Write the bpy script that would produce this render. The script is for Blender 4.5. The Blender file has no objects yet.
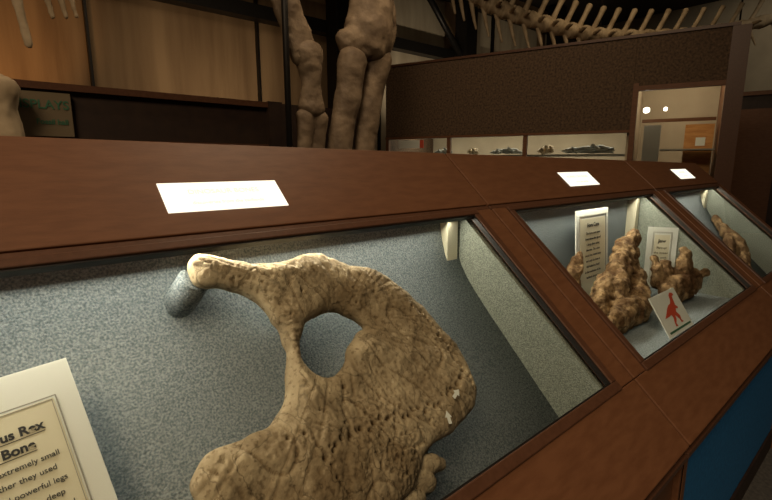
import bpy, bmesh, math, random
import numpy as np
from mathutils import Vector, Matrix, noise
random.seed(3)
Z0=1.40
sc=bpy.context.scene
try:
    sc.view_settings.view_transform='Standard'
except Exception: pass

# ---------------------------------------------------------------- materials
def newmat(name):
    m=bpy.data.materials.new(name); m.use_nodes=True
    nt=m.node_tree; b=nt.nodes['Principled BSDF']
    return m,nt,b
def noisy(name,c1,c2,scale=20,rough=.6,bump=.0,bscale=None,detail=6,lo=.35,hi=.65,stretch=(1,1,1),spec=.5,bdist=.004,c3=None,crack=0,crackmix=.3,cavity_shade=0):
    m,nt,b=newmat(name); N=nt.nodes; L=nt.links
    tc=N.new('ShaderNodeTexCoord'); mp=N.new('ShaderNodeMapping'); mp.inputs['Scale'].default_value=stretch
    L.new(tc.outputs['Object'],mp.inputs[0])
    n=N.new('ShaderNodeTexNoise'); n.inputs['Scale'].default_value=scale; n.inputs['Detail'].default_value=detail
    L.new(mp.outputs[0],n.inputs['Vector'])
    r=N.new('ShaderNodeValToRGB'); r.color_ramp.elements[0].position=lo; r.color_ramp.elements[1].position=hi
    r.color_ramp.elements[0].color=(*c1,1); r.color_ramp.elements[1].color=(*c2,1)
    L.new(n.outputs['Fac'],r.inputs[0])
    out=r.outputs[0]
    if c3:
        n3=N.new('ShaderNodeTexNoise'); n3.inputs['Scale'].default_value=scale*.3; n3.inputs['Detail'].default_value=8; n3.inputs['Roughness'].default_value=.7
        L.new(mp.outputs[0],n3.inputs['Vector'])
        r3=N.new('ShaderNodeValToRGB'); r3.color_ramp.elements[0].position=.46; r3.color_ramp.elements[1].position=.64
        L.new(n3.outputs['Fac'],r3.inputs[0])
        mx=N.new('ShaderNodeMixRGB'); mx.inputs[2].default_value=(*c3,1)
        L.new(r3.outputs[0],mx.inputs[0]); L.new(out,mx.inputs[1]); out=mx.outputs[0]
    if cavity_shade:  # occlusion-like shade painted into the colour of hollows, masked by pointiness
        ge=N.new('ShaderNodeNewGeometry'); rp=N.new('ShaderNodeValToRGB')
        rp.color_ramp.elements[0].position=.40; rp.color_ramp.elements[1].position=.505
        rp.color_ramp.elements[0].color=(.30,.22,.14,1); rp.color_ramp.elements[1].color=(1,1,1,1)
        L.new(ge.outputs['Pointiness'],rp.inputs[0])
        md=N.new('ShaderNodeMixRGB'); md.blend_type='MULTIPLY'; md.inputs[0].default_value=cavity_shade
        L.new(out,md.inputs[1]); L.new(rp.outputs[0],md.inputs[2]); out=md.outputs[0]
    L.new(out,b.inputs['Base Color'])
    b.inputs['Roughness'].default_value=rough
    b.inputs['Specular IOR Level'].default_value=spec
    if bump>0:
        n2=N.new('ShaderNodeTexNoise'); n2.inputs['Scale'].default_value=bscale or scale; n2.inputs['Detail'].default_value=5
        L.new(mp.outputs[0],n2.inputs['Vector'])
        bp=N.new('ShaderNodeBump'); bp.inputs['Strength'].default_value=bump; bp.inputs['Distance'].default_value=bdist
        h=n2.outputs['Fac']
        if crack:
            nd=N.new('ShaderNodeTexNoise'); nd.inputs['Scale'].default_value=12; nd.inputs['Detail'].default_value=5; L.new(mp.outputs[0],nd.inputs['Vector'])
            va=N.new('ShaderNodeVectorMath'); va.operation='MULTIPLY_ADD'; va.inputs[1].default_value=(.16,.16,.16)
            L.new(nd.outputs['Color'],va.inputs[0]); L.new(mp.outputs[0],va.inputs[2])
            mp2=N.new('ShaderNodeMapping'); mp2.inputs['Scale'].default_value=(1.9,.5,.5); mp2.inputs['Rotation'].default_value=(0,.3,.5); L.new(va.outputs[0],mp2.inputs[0])
            vo=N.new('ShaderNodeTexVoronoi'); vo.feature='DISTANCE_TO_EDGE'; vo.inputs['Scale'].default_value=crack
            L.new(mp2.outputs[0],vo.inputs['Vector'])
            cr=N.new('ShaderNodeValToRGB'); cr.color_ramp.elements[0].position=0; cr.color_ramp.elements[1].position=.022
            cr.color_ramp.elements[0].color=(.2,.2,.2,1); L.new(vo.outputs['Distance'],cr.inputs[0])
            ma=N.new('ShaderNodeMath'); ma.operation='MULTIPLY_ADD'; ma.inputs[1].default_value=.3
            L.new(cr.outputs[0],ma.inputs[0]); L.new(h,ma.inputs[2]); h=ma.outputs[0]
            m4=N.new('ShaderNodeMixRGB'); m4.blend_type='MULTIPLY'; m4.inputs[0].default_value=crackmix
            L.new(out,m4.inputs[1]); L.new(cr.outputs[0],m4.inputs[2]); out=m4.outputs[0]
            ns=N.new('ShaderNodeTexNoise'); ns.inputs['Scale'].default_value=95; ns.inputs['Detail'].default_value=6; L.new(mp.outputs[0],ns.inputs['Vector'])
            rs=N.new('ShaderNodeValToRGB'); rs.color_ramp.elements[0].position=.34; rs.color_ramp.elements[1].position=.44
            rs.color_ramp.elements[0].color=(.35,.3,.25,1); L.new(ns.outputs['Fac'],rs.inputs[0])
            m5=N.new('ShaderNodeMixRGB'); m5.blend_type='MULTIPLY'; m5.inputs[0].default_value=.6
            L.new(out,m5.inputs[1]); L.new(rs.outputs[0],m5.inputs[2]); L.new(m5.outputs[0],b.inputs['Base Color'])
        L.new(h,bp.inputs['Height']); L.new(bp.outputs[0],b.inputs['Normal'])
    return m
def plain(name,c,rough=.6,metal=0,spec=.5):
    m,nt,b=newmat(name); b.inputs['Base Color'].default_value=(*c,1); b.inputs['Roughness'].default_value=rough
    b.inputs['Metallic'].default_value=metal; b.inputs['Specular IOR Level'].default_value=spec
    return m
def emis(name,c,s):
    m,nt,b=newmat(name); b.inputs['Base Color'].default_value=(.02,.02,.02,1)
    b.inputs['Emission Color'].default_value=(*c,1); b.inputs['Emission Strength'].default_value=s
    return m
def glassmat(name):
    m=bpy.data.materials.new(name); m.use_nodes=True; nt=m.node_tree; nt.nodes.clear()
    o=nt.nodes.new('ShaderNodeOutputMaterial'); t=nt.nodes.new('ShaderNodeBsdfTransparent'); t.inputs[0].default_value=(.95,.97,.955,1)
    g=nt.nodes.new('ShaderNodeBsdfGlossy'); g.inputs['Roughness'].default_value=.02
    f=nt.nodes.new('ShaderNodeLayerWeight'); f.inputs[0].default_value=.5
    p=nt.nodes.new('ShaderNodeMath'); p.operation='POWER'; p.inputs[1].default_value=5
    q=nt.nodes.new('ShaderNodeMath'); q.operation='MULTIPLY_ADD'; q.inputs[1].default_value=.8; q.inputs[2].default_value=.035
    nt.links.new(f.outputs['Facing'],p.inputs[0]); nt.links.new(p.outputs[0],q.inputs[0])
    mx=nt.nodes.new('ShaderNodeMixShader'); nt.links.new(q.outputs[0],mx.inputs[0]); nt.links.new(t.outputs[0],mx.inputs[1]); nt.links.new(g.outputs[0],mx.inputs[2])
    nt.links.new(mx.outputs[0],o.inputs[0]); return m

M_wood=noisy('brown_laminate',(.132,.053,.023),(.164,.069,.031),scale=60,rough=.5,bump=.12,bscale=260,stretch=(.25,1,1),bdist=.002,spec=.4)
M_trim=noisy('brown_metal_trim',(.085,.037,.020),(.106,.047,.026),scale=80,rough=.38,bump=.05,bscale=200)
M_dark=noisy('dark_brown_panel',(.022,.011,.007),(.034,.017,.010),scale=15,rough=.6)
M_gasket=plain('black_gasket',(.012,.010,.009),.5)
M_carpet=noisy('blue_grey_carpet',(.118,.146,.160),(.295,.325,.330),scale=230,rough=.95,bump=.85,bscale=260,detail=3,lo=.34,hi=.66,spec=.1,bdist=.004)
M_carpet2=noisy('grey_carpet_side',(.16,.18,.155),(.32,.345,.29),scale=230,rough=.95,bump=.8,bscale=260,detail=3,spec=.1,bdist=.004)
M_glass=glassmat('display_glass')
M_bone=noisy('fossil_bone',(.24,.180,.108),(.49,.395,.255),scale=14,rough=.88,bump=.7,bscale=90,detail=10,lo=.3,hi=.68,bdist=.005,c3=(.21,.15,.085),crack=9,crackmix=.45,spec=.15,cavity_shade=1)
M_bone2=noisy('brown_fossil',(.10,.055,.025),(.42,.28,.145),scale=26,rough=.9,bump=1,bscale=60,detail=9,bdist=.012,crack=26,crackmix=.6,c3=(.10,.050,.022),spec=.12,cavity_shade=1)
M_skel=noisy('skeleton_cast',(.15,.100,.060),(.30,.215,.135),scale=5,rough=.7,bump=.5,bscale=15,bdist=.03)
M_white_bone=noisy('pale_bone',(.34,.25,.15),(.55,.43,.28),scale=8,rough=.7,bump=.3)
M_card=plain('white_card',(.72,.74,.68),.7)
M_cream=plain('cream_paper',(.66,.62,.46),.8)
M_ink=plain('black_ink',(.02,.02,.02),.7)
M_line=plain('grey_line',(.30,.29,.24),.7)
M_red=plain('red_print',(.55,.07,.03),.7)
M_green=plain('green_print',(.04,.13,.07),.7)
M_blue=noisy('blue_panel',(.006,.13,.33),(.010,.17,.42),scale=60,rough=.8,bump=.2,bscale=200)
M_metal=plain('dark_steel',(.03,.027,.025),.45,.6)
M_lbl=emis('lit_label',(1,.93,.74),1.4)
M_lbltext=emis('lit_label_text',(.98,.88,.62),1.0)
M_floor=noisy('floor_carpet',(.05,.045,.04),(.09,.08,.07),scale=60,rough=.95,bump=.5)
M_tan=noisy('tan_wall',(.27,.17,.09),(.42,.28,.155),scale=1.6,rough=.8,stretch=(2.5,1,.25),bump=.25,bscale=5,bdist=.05)
M_sheet=noisy('cream_insulation',(.46,.38,.27),(.60,.52,.38),scale=2.5,rough=.8,stretch=(2,2,.4),bump=.4,bscale=4,bdist=.05)
M_cork=noisy('cork_brown',(.034,.019,.011),(.145,.086,.045),scale=42,rough=.85,bump=.35,bscale=60,detail=10,lo=.3,hi=.72)
M_ceil=plain('ceiling_dark',(.05,.04,.03),.9)
M_board=noisy('orange_wood',(.48,.20,.05),(.62,.30,.09),scale=6,rough=.5,stretch=(1,1,6))
M_greyp=plain('grey_plastic',(.30,.30,.27),.6)
M_beige=noisy('beige_wall',(.42,.34,.24),(.50,.41,.29),scale=2,rough=.85)

# ---------------------------------------------------------------- helpers
def link(o,parent=None):
    sc.collection.objects.link(o)
    if parent is not None: o.parent=parent
    return o
def empty(name,loc=(0,0,0),rot=(0,0,0)):
    e=bpy.data.objects.new(name,None); e.location=loc; e.rotation_euler=rot; e.empty_display_size=.1
    sc.collection.objects.link(e); return e
def mesh_obj(name,verts,faces,mat,parent=None,smooth=False,M=None):
    me=bpy.data.meshes.new(name)
    if M is not None: verts=[tuple(M@Vector(v)) for v in verts]
    me.from_pydata([tuple(v) for v in verts],[],faces); me.update()
    bm=bmesh.new(); bm.from_mesh(me); bmesh.ops.recalc_face_normals(bm,faces=bm.faces); bm.to_mesh(me); bm.free()
    if mat: me.materials.append(mat)
    if smooth:
        for p in me.polygons: p.use_smooth=True
    return link(bpy.data.objects.new(name,me),parent)
def hexa(name,v,mat,parent=None,M=None,bev=0):
    f=[(0,3,2,1),(4,5,6,7),(0,1,5,4),(1,2,6,5),(2,3,7,6),(3,0,4,7)]
    o=mesh_obj(name,v,f,mat,parent,M=M)
    if bev:
        md=o.modifiers.new('bevel','BEVEL'); md.width=bev; md.segments=2; md.limit_method='ANGLE'
    return o
def box(name,a,b,mat,parent=None,M=None,bev=0):
    x0,y0,z0=[min(a[i],b[i]) for i in range(3)]; x1,y1,z1=[max(a[i],b[i]) for i in range(3)]
    return hexa(name,[(x0,y0,z0),(x1,y0,z0),(x1,y1,z0),(x0,y1,z0),(x0,y0,z1),(x1,y0,z1),(x1,y1,z1),(x0,y1,z1)],mat,parent,M,bev)
def prism(name,poly,x0,x1,mat,parent=None):   # poly in (Y, z above camera level)
    n=len(poly)
    v=[(x0,y,z+Z0) for y,z in poly]+[(x1,y,z+Z0) for y,z in poly]
    f=[tuple(range(n))[::-1],tuple(range(n,2*n))]+[(i,(i+1)%n,n+(i+1)%n,n+i) for i in range(n)]
    return mesh_obj(name,v,f,mat,parent)
def cyl(name,p0,p1,r,mat,parent=None,n=16,r2=None):
    p0=Vector(p0);p1=Vector(p1);d=(p1-p0).normalized()
    a=d.orthogonal().normalized(); b=d.cross(a); r2=r if r2 is None else r2
    v=[];f=[]
    for p,rr in((p0,r),(p1,r2)):
        for i in range(n):
            t=2*math.pi*i/n; v.append(p+a*math.cos(t)*rr+b*math.sin(t)*rr)
    f=[(i,(i+1)%n,n+(i+1)%n,n+i) for i in range(n)]+[tuple(range(n))[::-1],tuple(range(n,2*n))]
    o=mesh_obj(name,v,f,mat,parent)
    for p in o.data.polygons: p.use_smooth = len(p.vertices)==4
    return o
def catmull(P,k=8):
    P=[np.array(p,float) for p in P]; out=[]
    for i in range(len(P)-1):
        p0=P[max(i-1,0)];p1=P[i];p2=P[i+1];p3=P[min(i+2,len(P)-1)]
        for j in range(k):
            t=j/k; out.append(.5*((2*p1)+(-p0+p2)*t+(2*p0-5*p1+4*p2-p3)*t*t+(-p0+3*p1-3*p2+p3)*t**3))
    out.append(P[-1]); return out
def tube_data(chain,flat=1.0,k=8,n=14,up=(0,1,0)):
    pts=catmull(chain,k); V=[];Fc=[]
    rings=[]
    N=len(pts)
    for i,p in enumerate(pts):
        a=np.array(pts[min(i+1,N-1)][:3])-np.array(pts[max(i-1,0)][:3]); t=Vector(a).normalized()
        u=Vector(up); u=(u-t*u.dot(t)); u=u.normalized() if u.length>1e-4 else t.orthogonal().normalized(); w=t.cross(u)
        rings.append((Vector(p[:3]),u,w,max(p[3],.001),t))
    full=[]
    c,u,w,r,t=rings[0]
    for q in (.15,.6,.87): full.append((c-t*r*math.sqrt(1-q*q)*.7,u,w,r*q))
    for c_,u_,w_,r_,t_ in rings: full.append((c_,u_,w_,r_))
    c,u,w,r,t=rings[-1]
    for q in (.87,.6,.15): full.append((c+t*r*math.sqrt(1-q*q)*.7,u,w,r*q))
    for c,u,w,r in full:
        for i in range(n):
            th=2*math.pi*i/n; V.append(c+u*(math.cos(th)*r*flat)+w*(math.sin(th)*r))
    m=len(full)
    for j in range(m-1):
        for i in range(n): Fc.append((j*n+i,j*n+(i+1)%n,(j+1)*n+(i+1)%n,(j+1)*n+i))
    Fc.append(tuple(range(n))[::-1]); Fc.append(tuple(range((m-1)*n,m*n)))
    return V,Fc
def bone_obj(name,chains,mat,parent=None,voxel=.012,amp=.01,nscale=8,flat=.75,up=(0,1,0),fine=0):
    V=[];Fc=[]
    for ch in chains:
        fl=flat
        if isinstance(ch,tuple): fl,ch=ch
        v,f=tube_data(ch,fl,up=up); o=len(V); V+=v; Fc+=[tuple(i+o for i in q) for q in f]
    ob=mesh_obj(name,V,Fc,mat,parent,True)
    r=ob.modifiers.new('r','REMESH'); r.mode='VOXEL'; r.voxel_size=voxel; r.use_smooth_shade=True
    s=ob.modifiers.new('s','SMOOTH'); s.iterations=4
    tx=bpy.data.textures.new(name,'CLOUDS'); tx.noise_scale=1/nscale; tx.noise_depth=3
    d=ob.modifiers.new('d','DISPLACE'); d.texture=tx; d.strength=amp*2; d.texture_coords='LOCAL'
    if fine:
        tx=bpy.data.textures.new(name+'_fine','VORONOI'); tx.noise_scale=.05; tx.distance_metric='DISTANCE'
        d=ob.modifiers.new('d2','DISPLACE'); d.texture=tx; d.strength=fine; d.texture_coords='LOCAL'
    return ob
def text(name,body,loc,size,mat,parent,align='LEFT',off=0,M=None):
    cu=bpy.data.curves.new(name,'FONT'); cu.body=body; cu.size=size; cu.align_x=align; cu.offset=off; cu.extrude=.0004
    cu.materials.append(mat)
    o=bpy.data.objects.new(name,cu); link(o,parent)
    T=Matrix.Translation(loc)
    o.matrix_local=(M@T) if M is not None else T
    return o

# ---------------------------------------------------------------- camera
cam_d=bpy.data.cameras.new('camera'); cam=bpy.data.objects.new('camera',cam_d); sc.collection.objects.link(cam)
cam_d.sensor_width=36; cam_d.lens=21.87; cam_d.clip_start=.02
cam.location=(0,0,Z0); cam.rotation_euler=(math.radians(90-10.6),0,math.radians(-41.3)); sc.camera=cam

# ---------------------------------------------------------------- room shell
box('floor',(-5,-4,-.1),(14,7,0),M_floor)
box('ceiling',(-5,-4,5.2),(14,7,5.3),M_ceil)
box('wall_back',(-5.1,7,0),(14.1,7.12,5.2),M_tan)
box('wall_right',(14,-4,0),(14.1,7,5.2),M_beige)
box('wall_left',(-5.1,-4,0),(-5,7,5.2),M_dark)
box('wall_front',(-5.1,-4.1,0),(14.1,-4,5.2),M_dark)
fr=empty('steel_girders')
for i,z in enumerate((Z0+2.05,Z0+3.2)): box('purlin_%d'%i,(-4.9,6.70,z),(13.9,6.90,z+.19),M_metal,fr)
for i,x in enumerate((4.6,7.75,11.2)): box('column_%d'%i,(x,6.4,0),(x+.34,6.7,5.15),M_metal,fr,bev=.01)
for i,x in enumerate((-2.1,1.27,3.5,5.9,9.3)): box('stud_%d'%i,(x,6.9,0),(x+.03,6.98,5.15),M_metal,fr)
cyl('brace',(6.2,6.55,5.0),(8.0,6.55,3.3),.06,M_metal,fr)
ins=empty('insulation_sheets')
for i,(a,b) in enumerate(((5.3,5.88),(5.97,7.7),(8.15,9.25),(9.4,11.15),(11.6,13.8))):
    box('sheet_%d'%i,(a,6.94,Z0-1.3),(b,6.985,Z0+3.6),M_sheet,ins)

# ---------------------------------------------------------------- display cases
ang=math.atan(.869); cosA=math.cos(ang)
SL=Matrix.Translation((0,0,Z0-1))@Matrix(((1,0,0,0),(0,math.cos(ang),-math.sin(ang),0),(0,math.sin(ang),math.cos(ang),0),(0,0,0,1)))
def sv(Y): return Y/cosA
def ytop(x): return 1.212-.0165*x
def case(x0,x1,g0,g1,lab,flatfloor,blue,words):
    E=empty('display_case')
    t=.03; g=.005
    a,b=x0+g,x1-g; s0=sv(.985)
    hexa('header',[(a,s0,-t),(b,s0,-t),(b,sv(ytop(b)),-t),(a,sv(ytop(a)),-t),(a,s0,0),(b,s0,0),(b,sv(ytop(b)),0),(a,sv(ytop(a)),0)],M_wood,E,M=SL,bev=.003)
    box('header_bead',(x0+g,sv(.972),-t),(x1-g,sv(.984),-.003),M_trim,E,M=SL,bev=.002)
    box('bottom_rail',(x0+g,sv(.31),-t),(x1-g,sv(.462),0),M_wood,E,M=SL,bev=.003)
    box('stile_left',(x0+g,sv(.463),-t),(g0-.028,sv(.971),0),M_wood,E,M=SL,bev=.003)
    box('stile_right',(g1+.028,sv(.463),-t),(x1-g,sv(.971),0),M_wood,E,M=SL,bev=.003)
    box('joint_strip',(x1-g+.0005,sv(.315),-.028),(x1-.0002,sv(ytop(x1))-.005,-.012),M_gasket,E,M=SL)
    w=.026
    box('glazing_top',(g0-w,sv(.955),-.02),(g1+w,sv(.955)+w*.8,.006),M_trim,E,M=SL,bev=.003)
    box('glazing_bottom',(g0-w,sv(.48)-w,-.02),(g1+w,sv(.48),.006),M_trim,E,M=SL,bev=.003)
    box('glazing_left',(g0-w,sv(.48),-.02),(g0,sv(.955),.006),M_trim,E,M=SL,bev=.003)
    box('glazing_right',(g1,sv(.48),-.02),(g1+w,sv(.955),.006),M_trim,E,M=SL,bev=.003)
    e=.004
    for nme,a,b in (('gasket_top',(g0,sv(.955)-e),(g1,sv(.955))),('gasket_bottom',(g0,sv(.48)),(g1,sv(.48)+e)),
                    ('gasket_left',(g0,sv(.48)+e),(g0+e,sv(.955)-e)),('gasket_right',(g1-e,sv(.48)+e),(g1,sv(.955)-e))):
        box(nme,(*a,-.014),(*b,.001),M_gasket,E,M=SL)
    mesh_obj('glass',[(g0,sv(.48),-.008),(g1,sv(.48),-.008),(g1,sv(.955),-.008),(g0,sv(.955),-.008)],[(0,1,2,3)],M_glass,E,M=SL)
    box('light_label',(lab-.141,sv(1.03),0.0002),(lab+.141,sv(1.097),.002),M_lbl,E,M=SL)
    text('label_text',words[0],(lab,sv(1.03)+.052,.0022),.020,M_lbltext,E,'CENTER',M=SL)
    text('label_text',words[1],(lab,sv(1.03)+.020,.0022),.014,M_lbltext,E,'CENTER',M=SL)
    for nm,a,b in(('side_lining_left',x0+.012,g0-.001),('side_lining_right',g1+.001,x1-.012)):
        prism(nm,[(.47,-.98),(.47,-.64),(1.06,-.128),(1.06,-.98)],a,b,M_carpet2,E)
    box('back_lining',(x0+.012,1.061,Z0-.98),(x1-.012,1.08,Z0-.12),M_carpet,E)
    if flatfloor: box('display_floor',(g0,.47,Z0-.68),(g1,1.06,Z0-.66),M_carpet,E)
    else:
        cv=[(.47,-.8848),(.70,-.6605),(.88,-.485),(.94,-.424),(.975,-.384),(1.003,-.342),(1.024,-.296),(1.038,-.25),(1.048,-.20),(1.056,-.14)]
        o=prism('sloping_board',cv+[(1.0605,-.14),(1.0605,-.91),(.47,-.91)],g0,g1,M_carpet,E)
        for p in o.data.polygons: p.use_smooth=(len(p.vertices)==4 and p.normal.z>.05)
    mw=.062 if not flatfloor else .05
    box('corner_moulding',(g1-mw,1.012,Z0-.66 if flatfloor else Z0-.36),(g1-.012,1.0595,Z0-.13),M_cream,E)
    fm=M_blue if blue else M_wood
    box('front_panel',(x0+g,.335,.0),(x1-g,.36,Z0-.77),fm,E)
    box('apron',(x0+g,.312,Z0-.775),(x1-g,.36,Z0-.757),M_trim,E,bev=.003)
    box('base_rail',(x0+g,.325,0),(x1-g,.334,.10),M_dark,E)
    box('front_stile',(x0+g,.318,.0),(x0+.03,.334,Z0-.776),M_wood,E)
    box('back_panel',(x0+g,1.12,0),(x1-g,1.135,Z0-.06),M_dark,E)
    for nm,a in(('end_left',x0+g),('end_right',x1-g-.009)):
        prism(nm,[(.32,-1.4),(.32,-.765),(1.11,-.08),(1.11,-1.4)],a,a+.009,M_wood,E)
    ld=bpy.data.lights.new('case_tube','AREA'); ld.shape='RECTANGLE'; ld.size=(g1-g0)*.94; ld.size_y=.04
    ld.energy=(6.6 if flatfloor else 5.2)*(g1-g0); ld.color=(1,.93,.75)
    lo=bpy.data.objects.new('tube_light',ld); link(lo,E); lo.location=((g0+g1)/2,.995,Z0-.178)
    lo.rotation_euler=(math.radians(-42),0,0)
    return E
case(-.60,1.335,-.49,1.222,.443,False,False,('DINOSAUR BONES','discoveries from the badlands'))
case(1.335,2.855,1.446,2.745,2.13,True,True,('HORNED DINOSAURS','horns, jaws and frills'))
case(2.855,4.07,2.965,3.96,3.55,False,True,('LIMB BONES','arms and legs'))

# ---------------------------------------------------------------- main fossil bone
outer=[(.318,.994),(.332,1.012),(.365,1.014),(.397,1.003),(.444,.990),(.501,.981),(.556,.985),(.614,.990),(.663,.976),(.695,.955),(.748,.938),(.796,.912),(.826,.880),(.858,.837),(.880,.785),(.890,.74),(.886,.7),(.869,.661),(.832,.637),(.775,.626),(.702,.621),(.648,.613),(.615,.6),(.556,.577),(.458,.565),(.327,.583),(.232,.629),(.206,.681),(.208,.708),(.23,.729),(.259,.737),
(.305,.738),(.346,.736),(.379,.748),(.409,.770),(.437,.802),(.449,.824),(.454,.848),(.453,.875),(.441,.907),(.416,.933),(.381,.950),(.344,.962),(.322,.974)]
holep=[(.500,.846),(.522,.864),(.550,.873),(.583,.876),(.618,.868),(.648,.851),(.662,.833),(.640,.826),(.612,.813),(.582,.797),(.548,.776),(.514,.772),(.486,.786),(.476,.808),(.486,.830)]
S2=math.sqrt(2)
def closed(P,k=6):
    P=[np.array((a,b*S2)) for a,b in P]; n=len(P); out=[]
    for i in range(n):
        p0,p1,p2,p3=P[i-1],P[i],P[(i+1)%n],P[(i+2)%n]
        for j in range(k):
            t=j/k; out.append(.5*((2*p1)+(-p0+p2)*t+(2*p0-5*p1+4*p2-p3)*t*t+(-p0+3*p1-3*p2+p3)*t**3))
    return np.array(out)
def sdf(poly,Q):
    A=poly;B=np.roll(poly,-1,0); d=np.full(len(Q),1e9); ins=np.zeros(len(Q),bool)
    for a,b in zip(A,B):
        e=b-a; w=Q-a; t=np.clip((w@e)/(e@e+1e-12),0,1)
        dd=np.hypot(*(w-t[:,None]*e).T); d=np.minimum(d,dd)
        c=((a[1]>Q[:,1])!=(b[1]>Q[:,1]))
        with np.errstate(divide='ignore',invalid='ignore'):
            xx=(b[0]-a[0])*(Q[:,1]-a[1])/(b[1]-a[1])+a[0]
        ins^=(c&(Q[:,0]<xx))
    return np.where(ins,d,-d)
PO=closed(outer);PH=closed(holep)
for P in (PO,PH):
    for i in range(len(P)):
        v=noise.noise_vector(Vector((P[i][0]*28,P[i][1]*28,1.7))); P[i]+=np.array((v.x,v.y))*.007
def build_plate_bone(name):
    h=.0028
    us=np.arange(.17,.93,h); vs=np.arange(.55*S2-.02,1.03*S2,h)
    U,V=np.meshgrid(us,vs,indexing='ij'); Q=np.stack([U.ravel(),V.ravel()],1)
    def sd(Q): return np.minimum(sdf(PO,Q),-sdf(PH,Q))
    D=sd(Q).reshape(U.shape)
    gu,gv=np.gradient(D,h); gl=np.hypot(gu,gv)+1e-6
    nu,nv=U.shape
    keep=D>-h*.75
    cell=keep[:-1,:-1]&keep[1:,:-1]&keep[:-1,1:]&keep[1:,1:]
    used=np.zeros_like(keep)
    used[:-1,:-1]|=cell;used[1:,:-1]|=cell;used[:-1,1:]|=cell;used[1:,1:]|=cell
    cp=np.zeros((nu+1,nv+1),bool); cp[1:-1,1:-1]=cell
    allc=cp[:-1,:-1]&cp[1:,:-1]&cp[:-1,1:]&cp[1:,1:]
    bnd=used&~allc
    U2=U.copy();V2=V.copy()
    mv=bnd|(D<0)
    U2[mv]-= (D*gu/gl)[mv]; V2[mv]-= (D*gv/gl)[mv]
    D2=np.where(bnd,0,np.maximum(D,0.0005))
    pits=[]
    for i in range(30):
        a=i/29; px=.42+.42*a; py=(.668+.012*math.sin(a*6)+.035*a**3)*S2
        pits.append((px+random.uniform(-.005,.005),py+random.uniform(-.008,.008),random.uniform(.004,.0068)))
    for i in range(18):
        a=i/17; pits.append((.848-.02*a+random.uniform(-.008,.008),(.67+.15*a)*S2+random.uniform(-.01,.01),random.uniform(.003,.006)))
    for i in range(26):
        pits.append((random.uniform(.3,.85),random.uniform(.62,.93)*S2,random.uniform(.002,.004)))
    idt={};idb={};Vt=[];Fc=[]
    ey=Vector((0,1/S2,1/S2)); ez=Vector((0,-1/S2,1/S2)); O=Vector((0,0,Z0-1.217))
    def top(u,v,d):
        w=.050
        q=min(d/w,1); base=math.sqrt(max(0,1-(1-q)**2))
        body=min(1,max(0,(d-.03)/.08))
        T=.032+.008*body
        hh=T*base
        Y=v/S2
        g=math.exp(-((u-.70)**2)/.010-((Y-.90)**2)/.0016)*.014
        g+=math.exp(-((u-.52)**2)/.02-((Y-.945)**2)/.0005)*.010
        g-=math.exp(-((u-.60)**2)/.016-((Y-.73)**2)/.0022)*.020
        g+=math.exp(-((u-.43)**2)/.003-((Y-.72)**2)/.006)*.014
        g-=math.exp(-((u-.30)**2)/.004-((Y-.66)**2)/.0012)*.020
        c=(Y-.79)+(u-.62)*.35
        g+=math.exp(-c*c/.0005)*.010*math.exp(-((u-.72)**2)/.02)
        th=math.atan2(v-.86*S2,u-.60); rr=math.hypot(v-.86*S2,u-.60)
        fan=noise.noise(Vector((th*9,rr*2.2,3.1)))
        g-=max(0,.12-abs(fan))*.026*min(1,rr/.15)
        nz=noise.fractal(Vector((u*9,v*9,.3)),1.0,2.0,5)*.008+noise.fractal(Vector((u*46,v*28,2.3)),.7,2.1,5)*.0034
        k=noise.noise(Vector((u*13+v*6,v*5-u*6,5))); rid=-max(0,.06-abs(k))*.08
        pp=noise.noise(Vector((u*6,v*6,11))); c_=noise.noise(Vector((u*120,v*120,0)))
        hh+=(g+nz+rid)*base - (max(0,pp-.02)*.014*max(0,c_)*base)
        for a,b,r in pits:
            dd=(u-a)**2+(v-b)**2
            if dd<9*r*r: hh-=.012*math.exp(-dd/(r*r*.7))*base
        return hh
    for i in range(nu):
        for j in range(nv):
            if used[i,j]:
                u,v,d=U2[i,j],V2[i,j],D2[i,j]
                p=O+Vector((u,0,0))+ey*v
                t=top(u,v,d) if d>0 else 0
                idt[i,j]=len(Vt); Vt.append(p+ez*t)
                if bnd[i,j]: idb[i,j]=idt[i,j]
                else:
                    q=min(d/.045,1); idb[i,j]=len(Vt); Vt.append(p-ez*(.028*math.sqrt(max(0,1-(1-q)**2))))
    for i in range(nu-1):
        for j in range(nv-1):
            if cell[i,j]:
                k=[(i,j),(i+1,j),(i+1,j+1),(i,j+1)]
                Fc.append(tuple(idt[x] for x in k)); 
                b=[idb[x] for x in k][::-1]
                if b!=[idt[x] for x in k][::-1]: Fc.append(tuple(b))
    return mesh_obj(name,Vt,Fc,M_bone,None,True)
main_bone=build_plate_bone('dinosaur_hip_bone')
ez=Vector((0,-1/S2,1/S2)); ey=Vector((0,1/S2,1/S2))
def onplane(X,Y,n=0,c=1.217): return Vector((X,Y,Z0+Y-c))+ez*n
for i,(X,Y,r) in enumerate(((.765,.668,.4),(.710,.642,1.3))):
    c=onplane(X,Y,.053)
    ux=Vector((math.cos(r),0,0))+ey*math.sin(r); vx=-math.sin(r)*Vector((1,0,0))+ey*math.cos(r)
    pts=[(-.014,-.004),(.0,-.004),(.0,-.009),(.014,0),(.0,.009),(.0,.004),(-.014,.004)]
    mesh_obj('paper_arrow',[c+ux*a+vx*b for a,b in pts]+[c+ux*a+vx*b-ez*.001 for a,b in pts],[tuple(range(7)),tuple(range(7,14))[::-1]]+[(i,(i+1)%7,7+(i+1)%7,7+i) for i in range(7)],M_card,main_bone)
fr_b=[]
for (a,b,r) in (((.60,.60),(.64,.575),.022),((.64,.605),(.69,.59),.020),((.55,.575),(.60,.565),.022)):
    p=onplane(*a,-.01);q=onplane(*b,-.02); fr_b.append([(*p,r),(*((p+q)/2),r*1.1),(*q,r*.8)])
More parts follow.
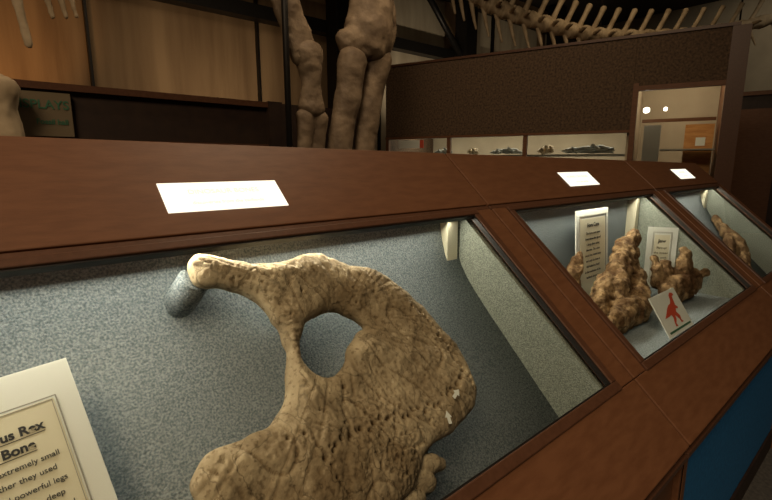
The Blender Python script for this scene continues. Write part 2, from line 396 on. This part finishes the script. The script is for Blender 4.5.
bone_obj('bone_fragment',fr_b,M_bone,main_bone,voxel=.005,amp=.004,nscale=30)
peg=empty('bone_support_peg')
pa=onplane(.335,.985,-.022); pb=pa-ez*.085+Vector((-.035,0,0))-ey*.02
cyl('peg_shaft',pa,pb,.034,M_carpet,peg,28)
for X,Y in((.5,.72),(.75,.75)):
    a=onplane(X,Y,-.03); cyl('peg_shaft',a,a-ez*.074,.03,M_carpet,peg,20)

# ---------------------------------------------------------------- placard in case 1
pl=empty('information_placard')
pm=Matrix.Translation(onplane(.086,.906,-.02))@Matrix(((1,0,0,0),(0,1/S2,-1/S2,0),(0,1/S2,1/S2,0),(0,0,0,1)))@Matrix.Rotation(math.radians(5.5),4,'Z')
pl.matrix_world=pm
W=.40;H=.36
box('mat_board',(-W,-H,-.006),(0,0,0),M_card,pl,bev=.001)
box('sheet',(-W+.05,-H+.04,0),(-.034,-.062,.0015),M_cream,pl)
def strip(a,b): box('border',(*a,.0015),(*b,.002),M_line,pl)
strip((-W+.052,-.0645),(-.036,-.0635)); strip((-.037,-H+.042),(-.036,-.064))
strip((-W+.046,-.0595),(-.030,-.0575)); strip((-.0315,-H+.036),(-.0295,-.058))
text('title_text','Tyrannosaurus Rex',(-.056,-.104,.0022),.0195,M_ink,pl,'RIGHT',.0006)
text('title_text','Arm Bone',(-.072,-.129,.0022),.0195,M_ink,pl,'RIGHT',.0006)
box('underline',(-.235,-.1085,.0015),(-.056,-.1075,.002),M_ink,pl)
box('underline',(-.165,-.1335,.0015),(-.072,-.1325,.002),M_ink,pl)
for i,s in enumerate(('This dinosaur had extremely small','arms. To fight one another they used','their jaws and powerful legs','and the scars were deep','in many of the fossils found')):
    text('body_text',s,(-.048-.008*(i%2),-.152-.0195*i,.0022),.0118,M_ink,pl,'RIGHT')

# ---------------------------------------------------------------- case 2 contents
def standing_card(x0,x1,y0,y1,zb,zt,lean,lines,name='information_placard'):
    E=empty(name)
    a=Vector((x0,y0,Z0+zb)); d=(Vector((x1,y1,Z0+zb))-a); w=d.length; d.normalize()
    up=Vector((-d.y*lean,d.x*lean,1)).normalized(); nn=d.cross(up)
    M=Matrix((( d.x,up.x,nn.x,a.x),(d.y,up.y,nn.y,a.y),(d.z,up.z,nn.z,a.z),(0,0,0,1)))
    E.matrix_world=M; h=(zt-zb)
    box('mat_board',(0,0,-.006),(w,h,0),M_card,E)
    box('sheet',(.035,.04,0),(w-.035,h-.04,.001),M_cream,E)
    for q in((.03,.03),(.026,.026)):
        for a_,b_ in (((q[0],q[0]),(w-q[0],q[0]+.0015)),((q[0],h-q[0]),(w-q[0],h-q[0]+.0015)),((q[0],q[0]),(q[0]+.0015,h-q[0])),((w-q[0],q[0]),(w-q[0]+.0015,h-q[0]))):
            box('border',(*a_,.0005),(*b_,.0016),M_line,E)
    text('title_text',lines[0],(w/2,h-.08,.0015),.026,M_ink,E,'CENTER',.0006)
    for i,s in enumerate(lines[1:]): text('body_text',s,(w/2,h-.115-.026*i,.0015),.017,M_ink,E,'CENTER')
    return E,w,h
ln=['Horn Core','This horn core came','from above the eye of','a large plant eating','dinosaur. The outer','sheath has rotted away','and only the bone is','left behind as fossil','in the mudstone of the','badlands formation']
standing_card(2.02,2.34,.975,.975,-.659,-.215,.08,ln)
standing_card(2.66,2.735,.93,.81,-.659,-.335,.0,['Jaw','Part of','the lower','jaw with','sockets'])
E=empty('dinosaur_leaflet')
d=Vector((.25,-.006,0)); a=Vector((1.91,.550,Z0-.655)); up=Vector((0,.085,.13)).normalized(); d.normalize(); nn=d.cross(up)
E.matrix_world=Matrix(((d.x,up.x,nn.x,a.x),(d.y,up.y,nn.y,a.y),(d.z,up.z,nn.z,a.z),(0,0,0,1)))
box('card',(0,0,-.004),(.25,.165,0),M_card,E)
dino=[(.03,.075),(.06,.09),(.085,.105),(.11,.115),(.135,.118),(.15,.13),(.16,.15),(.178,.158),(.20,.152),(.203,.143),(.183,.140),(.178,.125),(.172,.105),(.185,.095),(.18,.088),(.16,.092),(.15,.08),(.165,.062),(.158,.045),(.17,.035),(.148,.035),(.145,.05),(.135,.062),(.125,.07),(.12,.055),(.10,.042),(.105,.03),(.085,.032),(.09,.05),(.10,.065),(.095,.078),(.07,.075)]
mesh_obj('dinosaur_print',[(.01+x,-.004+y,.001) for x,y in dino],[tuple(range(len(dino)))],M_red,E)
box('green_print',(.02,.012,.0002),(.235,.020,.001),M_green,E)

Zf=Z0-.66
bone_obj('fossil_horn',[[(1.87,.95,Zf+.04,.045),(1.89,.95,Zf+.12,.05),(1.92,.95,Zf+.2,.040),(1.96,.95,Zf+.27,.016)],[(1.82,.96,Zf+.04,.035),(1.93,.95,Zf+.04,.04)]],M_bone2,voxel=.006,amp=.012,nscale=25,fine=.014)
bone_obj('fossil_jaw_section',[
 [(1.72,.70,Zf+.045,.035),(1.84,.71,Zf+.055,.05),(1.98,.72,Zf+.06,.055),(2.10,.72,Zf+.06,.045)],
 [(1.88,.75,Zf+.06,.06),(2.02,.81,Zf+.12,.070),(2.20,.87,Zf+.19,.066),(2.36,.92,Zf+.24,.060),(2.50,.94,Zf+.29,.038)],
 [(2.08,.73,Zf+.06,.05),(2.20,.79,Zf+.12,.055),(2.34,.88,Zf+.18,.05),(2.46,.93,Zf+.26,.035)],
 [(1.74,.77,Zf+.05,.035),(1.86,.80,Zf+.10,.055),(2.00,.84,Zf+.15,.055)]],M_bone2,voxel=.007,amp=.022,nscale=20,fine=.022)
bone_obj('fossil_vertebra',[
 [(2.36,.72,Zf+.07,.05),(2.50,.71,Zf+.07,.075),(2.62,.69,Zf+.08,.06)],
 [(2.40,.76,Zf+.10,.05),(2.38,.78,Zf+.16,.038),(2.40,.80,Zf+.21,.022)],
 [(2.52,.72,Zf+.10,.055),(2.57,.72,Zf+.17,.044),(2.60,.735,Zf+.235,.026)],
 [(2.46,.76,Zf+.10,.05),(2.50,.78,Zf+.17,.040)],
 [(2.60,.69,Zf+.09,.035),(2.68,.66,Zf+.12,.024)]],M_bone2,voxel=.007,amp=.016,nscale=24,fine=.018)
def slp(X,Y,n): return Vector((X,Y,Z0+.975*Y-1.343))+ez*n
ch=[(3.88,.96,.03,.028),(3.84,.92,.035,.032),(3.80,.87,.04,.045),(3.76,.80,.05,.055),(3.66,.73,.045,.045),(3.56,.68,.035,.03)]
c2=[(3.80,.85,.04,.04),(3.68,.82,.04,.035),(3.60,.78,.035,.028)]
bone_obj('fossil_limb_bone',[[(*slp(x,y,n),r) for x,y,n,r in ch],[(*slp(x,y,n),r) for x,y,n,r in c2]],M_bone2,voxel=.007,amp=.012,nscale=22,flat=.8,fine=.012)

# ---------------------------------------------------------------- background: cork-faced exhibit enclosure
EB=empty('exhibit_enclosure',(5.947,1.43,0),(0,0,math.radians(107.1)))
LN=4.14; T_=Z0+1.343; B1=Z0+.36; B2=Z0+.83
box('fascia',(.90,-.06,B1),(LN,0,T_),M_cork,EB,bev=.004)
box('fascia_over_door',(0,-.06,B2),(.90,0,T_),M_cork,EB,bev=.004)
box('top_cap',(-.01,-1.6,T_),(LN+.01,.015,T_+.03),M_trim,EB)
box('corner_post',(-.10,-.07,0),(.055,.01,T_),M_trim,EB)
box('door_post',(.845,-.07,0),(.90,.01,B1+.5),M_wood,EB)
box('door_head',(.055,-.065,B2-.05),(.845,.008,B2),M_wood,EB)
box('fascia_rail',(.90,-.065,B1-.03),(LN,.012,B1),M_wood,EB)
box('lower_panel',(.90,-.06,0),(LN,0,Z0-.25),M_dark,EB)
box('door_lower_panel',(.055,-.05,0),(.845,-.02,Z0-.35),M_dark,EB)
for i,x in enumerate((2.05,3.1,LN-.05)): box('mullion_%d'%i,(x,-.05,Z0-.25),(x+.05,.0,B1-.03),M_wood,EB)
box('back',(0,-1.6,0),(LN,-1.57,T_),M_beige,EB)
box('end_a',(0,-1.57,0),(.02,-.07,T_),M_wood,EB); box('end_b',(LN-.02,-1.57,0),(LN,-.06,T_),M_cork,EB)
box('inner_partition',(.905,-1.57,0),(.93,-.07,T_),M_beige,EB)
box('inner_ceiling',(.93,-1.57,B1+.25),(LN-.02,-.061,B1+.27),M_beige,EB)
mesh_obj('window_glass',[(.90,-.03,Z0-.25),(LN,-.03,Z0-.25),(LN,-.03,B1-.03),(.90,-.03,B1-.03)],[(0,1,2,3)],M_glass,EB)
mesh_obj('door_glass',[(.055,-.035,Z0-.35),(.845,-.035,Z0-.35),(.845,-.035,B2-.05),(.055,-.035,B2-.05)],[(0,1,2,3)],M_glass,EB)
box('display_shelf',(.95,-1.2,Z0+.08),(LN-.05,-.3,Z0+.10),M_greyp,EB)
for i,(x,l,r) in enumerate(((1.10,.62,.045),(1.85,.16,.05),(2.25,.45,.035),(2.9,.14,.04),(3.3,.25,.04))):
    bx=[[(x,-.5,Z0+.10+r,r*.8),(x+l*.4,-.55,Z0+.12+r,r*1.1),(x+l,-.5,Z0+.10+r,r*.5)],[(x+l*.25,-.5,Z0+.14,r*.7),(x+l*.4,-.45,Z0+.21,r*.5)],[(x+l*.7,-.5,Z0+.13,r*.7),(x+l*.8,-.5,Z0+.19,r*.4)]]
    bone_obj('small_fossil_%d'%i,bx,M_greyp if i%2==0 else M_white_bone,EB,voxel=.010,amp=.024,nscale=12)
box('inner_mid_rail',(.055,-1.0,Z0+.50),(.845,-.96,Z0+.54),M_wood,EB)
box('inner_shelf',(.055,-.96,Z0+.14),(.60,-.5,Z0+.155),M_greyp,EB)
box('grey_cabinet',(.62,-.95,0),(.80,-.75,Z0+.45),M_greyp,EB)
box('wood_cabinet',(.06,-1.2,0),(.36,-.97,Z0+.46),M_board,EB)
box('wood_cabinet_label',(.14,-.968,Z0+.2),(.24,-.965,Z0+.3),M_card,EB)
cyl('lamp_disc',(.79,-.7,Z0+.62),(.79,-.68,Z0+.64),.035,emis('lamp_glow',(1,.9,.7),8),EB)
cyl('lamp_disc',(.60,-1.1,Z0+.66),(.60,-1.08,Z0+.68),.02,emis('lamp_glow2',(1,.9,.7),8),EB)
def area(name,loc,size,energy,color,parent=None,rot=(0,0,0),sy=None):
    ld=bpy.data.lights.new(name,'AREA'); ld.energy=energy; ld.color=color; ld.size=size
    if sy: ld.shape='RECTANGLE'; ld.size_y=sy
    o=bpy.data.objects.new(name,ld); link(o,parent); o.location=loc; o.rotation_euler=rot; return o
area('enclosure_light',(2.5,-.8,B1+.23),3,22,(1,.92,.72),EB,sy=.1)
area('door_light',(.45,-.8,T_-.1),.6,8,(1,.84,.58),EB)
sg=empty('colour_sign'); sg.parent=EB
box('sign_white',(3.55,.016,B1-.16),(3.9,.022,B1-.05),M_card,sg)
box('sign_red',(3.50,.016,B1-.16),(3.56,.023,B1-.05),M_red,sg)

C=empty('wooden_exhibit_cabinet',(9.2,1.5,0),(0,0,math.radians(100)))
box('body',(-1.4,-.5,0),(1.0,0,Z0+1.0),M_dark,C); box('top',(-1.43,-.53,Z0+1.0),(1.03,.03,Z0+1.06),M_wood,C)
box('door_panel',(-1.2,0,.3),(-.1,.02,Z0+.8),M_wood,C); box('door_panel',(.05,0,.3),(.9,.02,Z0+.8),M_wood,C)
bone_obj('mounted_skull',[[(9.4,1.5,Z0+1.22,.12),(9.4,1.6,Z0+1.5,.16),(9.35,1.45,Z0+1.72,.12),(9.3,1.3,Z0+1.9,.06)],[(9.4,1.45,Z0+1.3,.06),(9.4,1.15,Z0+1.25,.10),(9.4,.9,Z0+1.3,.07)],[(9.4,1.6,Z0+1.6,.06),(9.4,1.2,Z0+1.8,.05),(9.4,.9,Z0+2.05,.03)]],M_white_bone,voxel=.03,amp=.03,nscale=5)

# ---------------------------------------------------------------- tail skeleton
T=empty('dinosaur_tail_skeleton')
tail=catmull([(5.6,5.05,Z0+2.75),(6.1,4.62,Z0+2.30),(6.73,4.07,Z0+2.03),(7.35,3.52,Z0+1.87),(8.09,2.87,Z0+1.86),(8.9,2.15,Z0+1.98),(9.8,1.35,Z0+2.3)],4)
V=[];Fc=[]
def addt(ch,fl=1):
    v,f=tube_data(ch,fl,k=3,n=8); o=len(V); V.extend(v); Fc.extend([tuple(i+o for i in q) for q in f])
for i in range(len(tail)-1):
    p=Vector(tail[i]);q=Vector(tail[i+1]);t=(q-p).normalized(); s=1.45-.6*i/len(tail)
    a=p+t*.02; b=q-t*.02; m=(a+b)/2
    addt([(*a,.10*s),(*m,.075*s),(*b,.10*s)])
    addt([(*(m+Vector((0,0,.06))),.035*s),(*(m+Vector((0,0,.20*s))+t*.08),.030*s),(*(m+Vector((0,0,.32*s))+t*.14),.038*s)])
    addt([(*(m-Vector((0,0,.06))),.03*s),(*(m-Vector((0,0,.2*s))+t*.06),.02*s),(*(m-Vector((0,0,.32*s))+t*.12),.012*s)])
    side=t.cross(Vector((0,0,1))).normalized()
    for sg_ in(1,-1): addt([(*(m+side*sg_*.05),.03*s),(*(m+side*sg_*.22*s),.018*s)])
mesh_obj('vertebrae',V,Fc,M_white_bone,T,True)
for i in(4,12,20):
    p=Vector(tail[i]); cyl('hanging_rod_%d'%i,p,(p.x,p.y,5.2),.012,M_metal,T,8)

# ---------------------------------------------------------------- standing skeleton legs
D=empty('dinosaur_leg_skeleton')
bone_obj('thigh_bone',[[(3.42,4.1,Z0+3.3,.26),(3.38,4.1,Z0+2.6,.20),(3.36,4.05,Z0+1.9,.22),(3.32,4.02,Z0+1.5,.26),(3.26,4.0,Z0+1.30,.28)],
  [(3.00,4.0,Z0+1.16,.15),(3.30,3.95,Z0+1.24,.22),(3.50,4.0,Z0+1.33,.15)],[(3.58,4.1,Z0+1.9,.09),(3.62,4.05,Z0+1.4,.10),(3.50,4.0,Z0+1.22,.10)]],M_skel,D,voxel=.025,amp=.05,nscale=4,flat=.7)
bone_obj('shin_bone',[[(3.03,3.95,Z0+1.02,.16),(2.97,3.95,Z0+.7,.145),(2.86,3.95,Z0+.2,.14),(2.80,3.95,Z0-.5,.13),(2.78,3.95,Z0-1.0,.16)]],M_skel,D,voxel=.022,amp=.025,nscale=4)
bone_obj('calf_bone',[[(3.40,4.0,Z0+1.10,.17),(3.34,4.0,Z0+.8,.135),(3.22,4.0,Z0+.2,.13),(3.10,4.0,Z0-.5,.11),(3.02,4.0,Z0-1.0,.14)]],M_skel,D,voxel=.022,amp=.025,nscale=4)
bone_obj('foot_bones',[[(2.92,3.95,Z0-1.05,.2),(2.9,3.6,Z0-1.25,.09),(2.88,3.3,Z0-1.32,.05)],[(3.0,3.95,Z0-1.1,.2),(3.2,3.65,Z0-1.25,.09),(3.35,3.4,Z0-1.32,.05)],[(2.85,3.95,Z0-1.1,.2),(2.6,3.7,Z0-1.25,.09),(2.45,3.5,Z0-1.32,.05)]],M_skel,D,voxel=.03,amp=.02)
bone_obj('shoulder_blade',[[(2.0,3.9,Z0+2.4,.22),(2.12,3.9,Z0+1.8,.16),(2.28,3.9,Z0+1.3,.15),(2.44,3.9,Z0+.98,.17)]],M_skel,D,voxel=.022,amp=.035,nscale=5,flat=.4)
bone_obj('upper_arm_bone',[[(2.47,3.9,Z0+1.0,.16),(2.50,3.9,Z0+.75,.11),(2.50,3.9,Z0+.5,.13)]],M_skel,D,voxel=.022,amp=.03,nscale=5)
bone_obj('forearm_bones',[[(2.42,3.9,Z0+.42,.10),(2.40,3.9,Z0+.1,.07),(2.36,3.9,Z0-.5,.07),(2.36,3.9,Z0-1.0,.10)],[(2.58,3.9,Z0+.42,.09),(2.56,3.9,Z0+.1,.06),(2.48,3.9,Z0-.5,.06),(2.46,3.9,Z0-1.0,.09)],[(2.41,3.9,Z0-1.1,.12),(2.41,3.6,Z0-1.3,.06)]],M_skel,D,voxel=.02,amp=.02,nscale=5)
bone_obj('hip_bone',[[(2.0,4.1,Z0+3.2,.3),(2.7,4.2,Z0+3.4,.3),(3.4,4.15,Z0+3.4,.32)]],M_skel,D,voxel=.04,amp=.05,nscale=3)
cyl('support_pole',(2.19,3.8,0),(2.19,3.8,5.2),.028,M_metal,D)
box('plinth',(1.9,3.1,0),(4.1,4.6,.03),M_dark,D)

# ---------------------------------------------------------------- low brown partition with sign
PT=empty('brown_partition')
box('panel',(-2.0,3.0,0),(1.62,3.06,Z0+.36),M_dark,PT); box('cap',(-2.02,2.97,Z0+.36),(1.64,3.09,Z0+.395),M_trim,PT)
box('rail',(-2.0,2.985,Z0+.10),(1.62,3.0,Z0+.12),M_trim,PT)
box('rear_panel',(1.7,4.7,0),(3.9,4.76,Z0+.62),M_dark,PT); box('end_post',(1.56,2.96,0),(1.66,3.1,Z0+.40),M_dark,PT)
SGN=empty('displays_sign')
box('board',(.10,2.965,Z0+.13),(.44,2.985,Z0+.345),plain('dim_sign',(.16,.12,.07),.8),SGN)
RX=Matrix.Rotation(math.radians(90),4,'X')
t_=text('sign_text','DISPLAYS',(0,0,0),.06,M_green,SGN,'RIGHT',.001); t_.matrix_local=Matrix.Translation((.43,2.962,Z0+.265))@RX
t_=text('sign_text','Fossil hall',(0,0,0),.035,M_green,SGN,'RIGHT',.001); t_.matrix_local=Matrix.Translation((.42,2.962,Z0+.19))@RX
bx_=bone_obj('cast_bone',[[(.0,2.86,Z0-.2,.08),(.13,2.86,Z0+.05,.09),(.14,2.86,Z0+.25,.08),(.14,2.86,Z0+.34,.09)],[(.0,2.86,Z0-1.35,.09),(-.02,2.86,Z0-.7,.07),(.0,2.86,Z0-.2,.08)]],M_white_bone,voxel=.015,amp=.02,nscale=8)
HB=empty('hanging_bones')
for i,(px,z0,z1,r) in enumerate(((.32,.60,1.15,.03),(.44,.76,1.2,.025),(.50,.77,1.2,.022),(.55,.78,1.2,.02))):
    bone_obj('rib_%d'%i,[[(px,3.2,Z0+z0,r*.7),(px-.03,3.2,Z0+(z0+z1)/2,r),(px-.02,3.2,Z0+z1,r*1.1)]],M_white_bone,HB,voxel=.01,amp=.008)
    cyl('wire_%d'%i,(px-.02,3.2,Z0+z1),(px-.02,3.2,5.2),.004,M_metal,HB,6)

# ---------------------------------------------------------------- room lighting
w=bpy.data.worlds.new('world'); sc.world=w; w.use_nodes=True
w.node_tree.nodes['Background'].inputs[0].default_value=(.9,.6,.38,1); w.node_tree.nodes['Background'].inputs[1].default_value=.1
def spot(name,loc,target,energy,angle,color=(1,.75,.45),blend=.6,rad=.05):
    ld=bpy.data.lights.new(name,'SPOT'); ld.energy=energy; ld.spot_size=math.radians(angle); ld.color=color; ld.spot_blend=blend; ld.shadow_soft_size=rad
    o=bpy.data.objects.new(name,ld); link(o); o.location=loc
    o.rotation_euler=(Vector(target)-Vector(loc)).to_track_quat('-Z','Y').to_euler(); return o
area('ceiling_light',(-2.4,-.6,5.0),2.0,200,(1,.76,.49))
area('ceiling_light',(2.2,2.6,5.0),1.5,45,(1,.78,.52))
spot('wall_spot',(.3,5.4,Z0+.2),(.4,7,Z0+1.35),60,62,(1,.50,.17),blend=1)
spot('wall_spot',(2.6,5.0,Z0+.3),(2.8,7,Z0+1.4),48,85,(1,.76,.48),blend=1)
spot('wall_spot',(6.6,5.4,Z0+.6),(7.2,7,Z0+2.2),45,110,(1,.82,.58))
spot('wall_spot',(10,4.6,Z0+1.2),(10.5,7,Z0+2.6),15,110,(1,.8,.55))
spot('tail_spot',(6.2,2.4,4.9),(7.6,3.3,Z0+1.9),50,80)
spot('leg_spot',(4.4,2.0,4.9),(3.1,4,Z0+.9),85,50,(1,.74,.45))
spot('fascia_spot',(3.4,2.2,4.9),(5.3,3.4,Z0+.9),55,80,(1,.76,.48),blend=1)
spot('right_wall_spot',(11.5,1.5,4.9),(13.9,2.8,Z0+1.5),55,100,(1,.88,.66))
spot('right_wall_spot',(8.4,.2,4.9),(9.2,1.4,Z0+1.4),30,60,(1,.88,.66))
spot('front_fill_spot',(-2.4,-2.6,4.6),(2.2,.33,.5),180,36,(1,.86,.66),blend=1)  # unseen fill light, added to brighten the blue case fronts
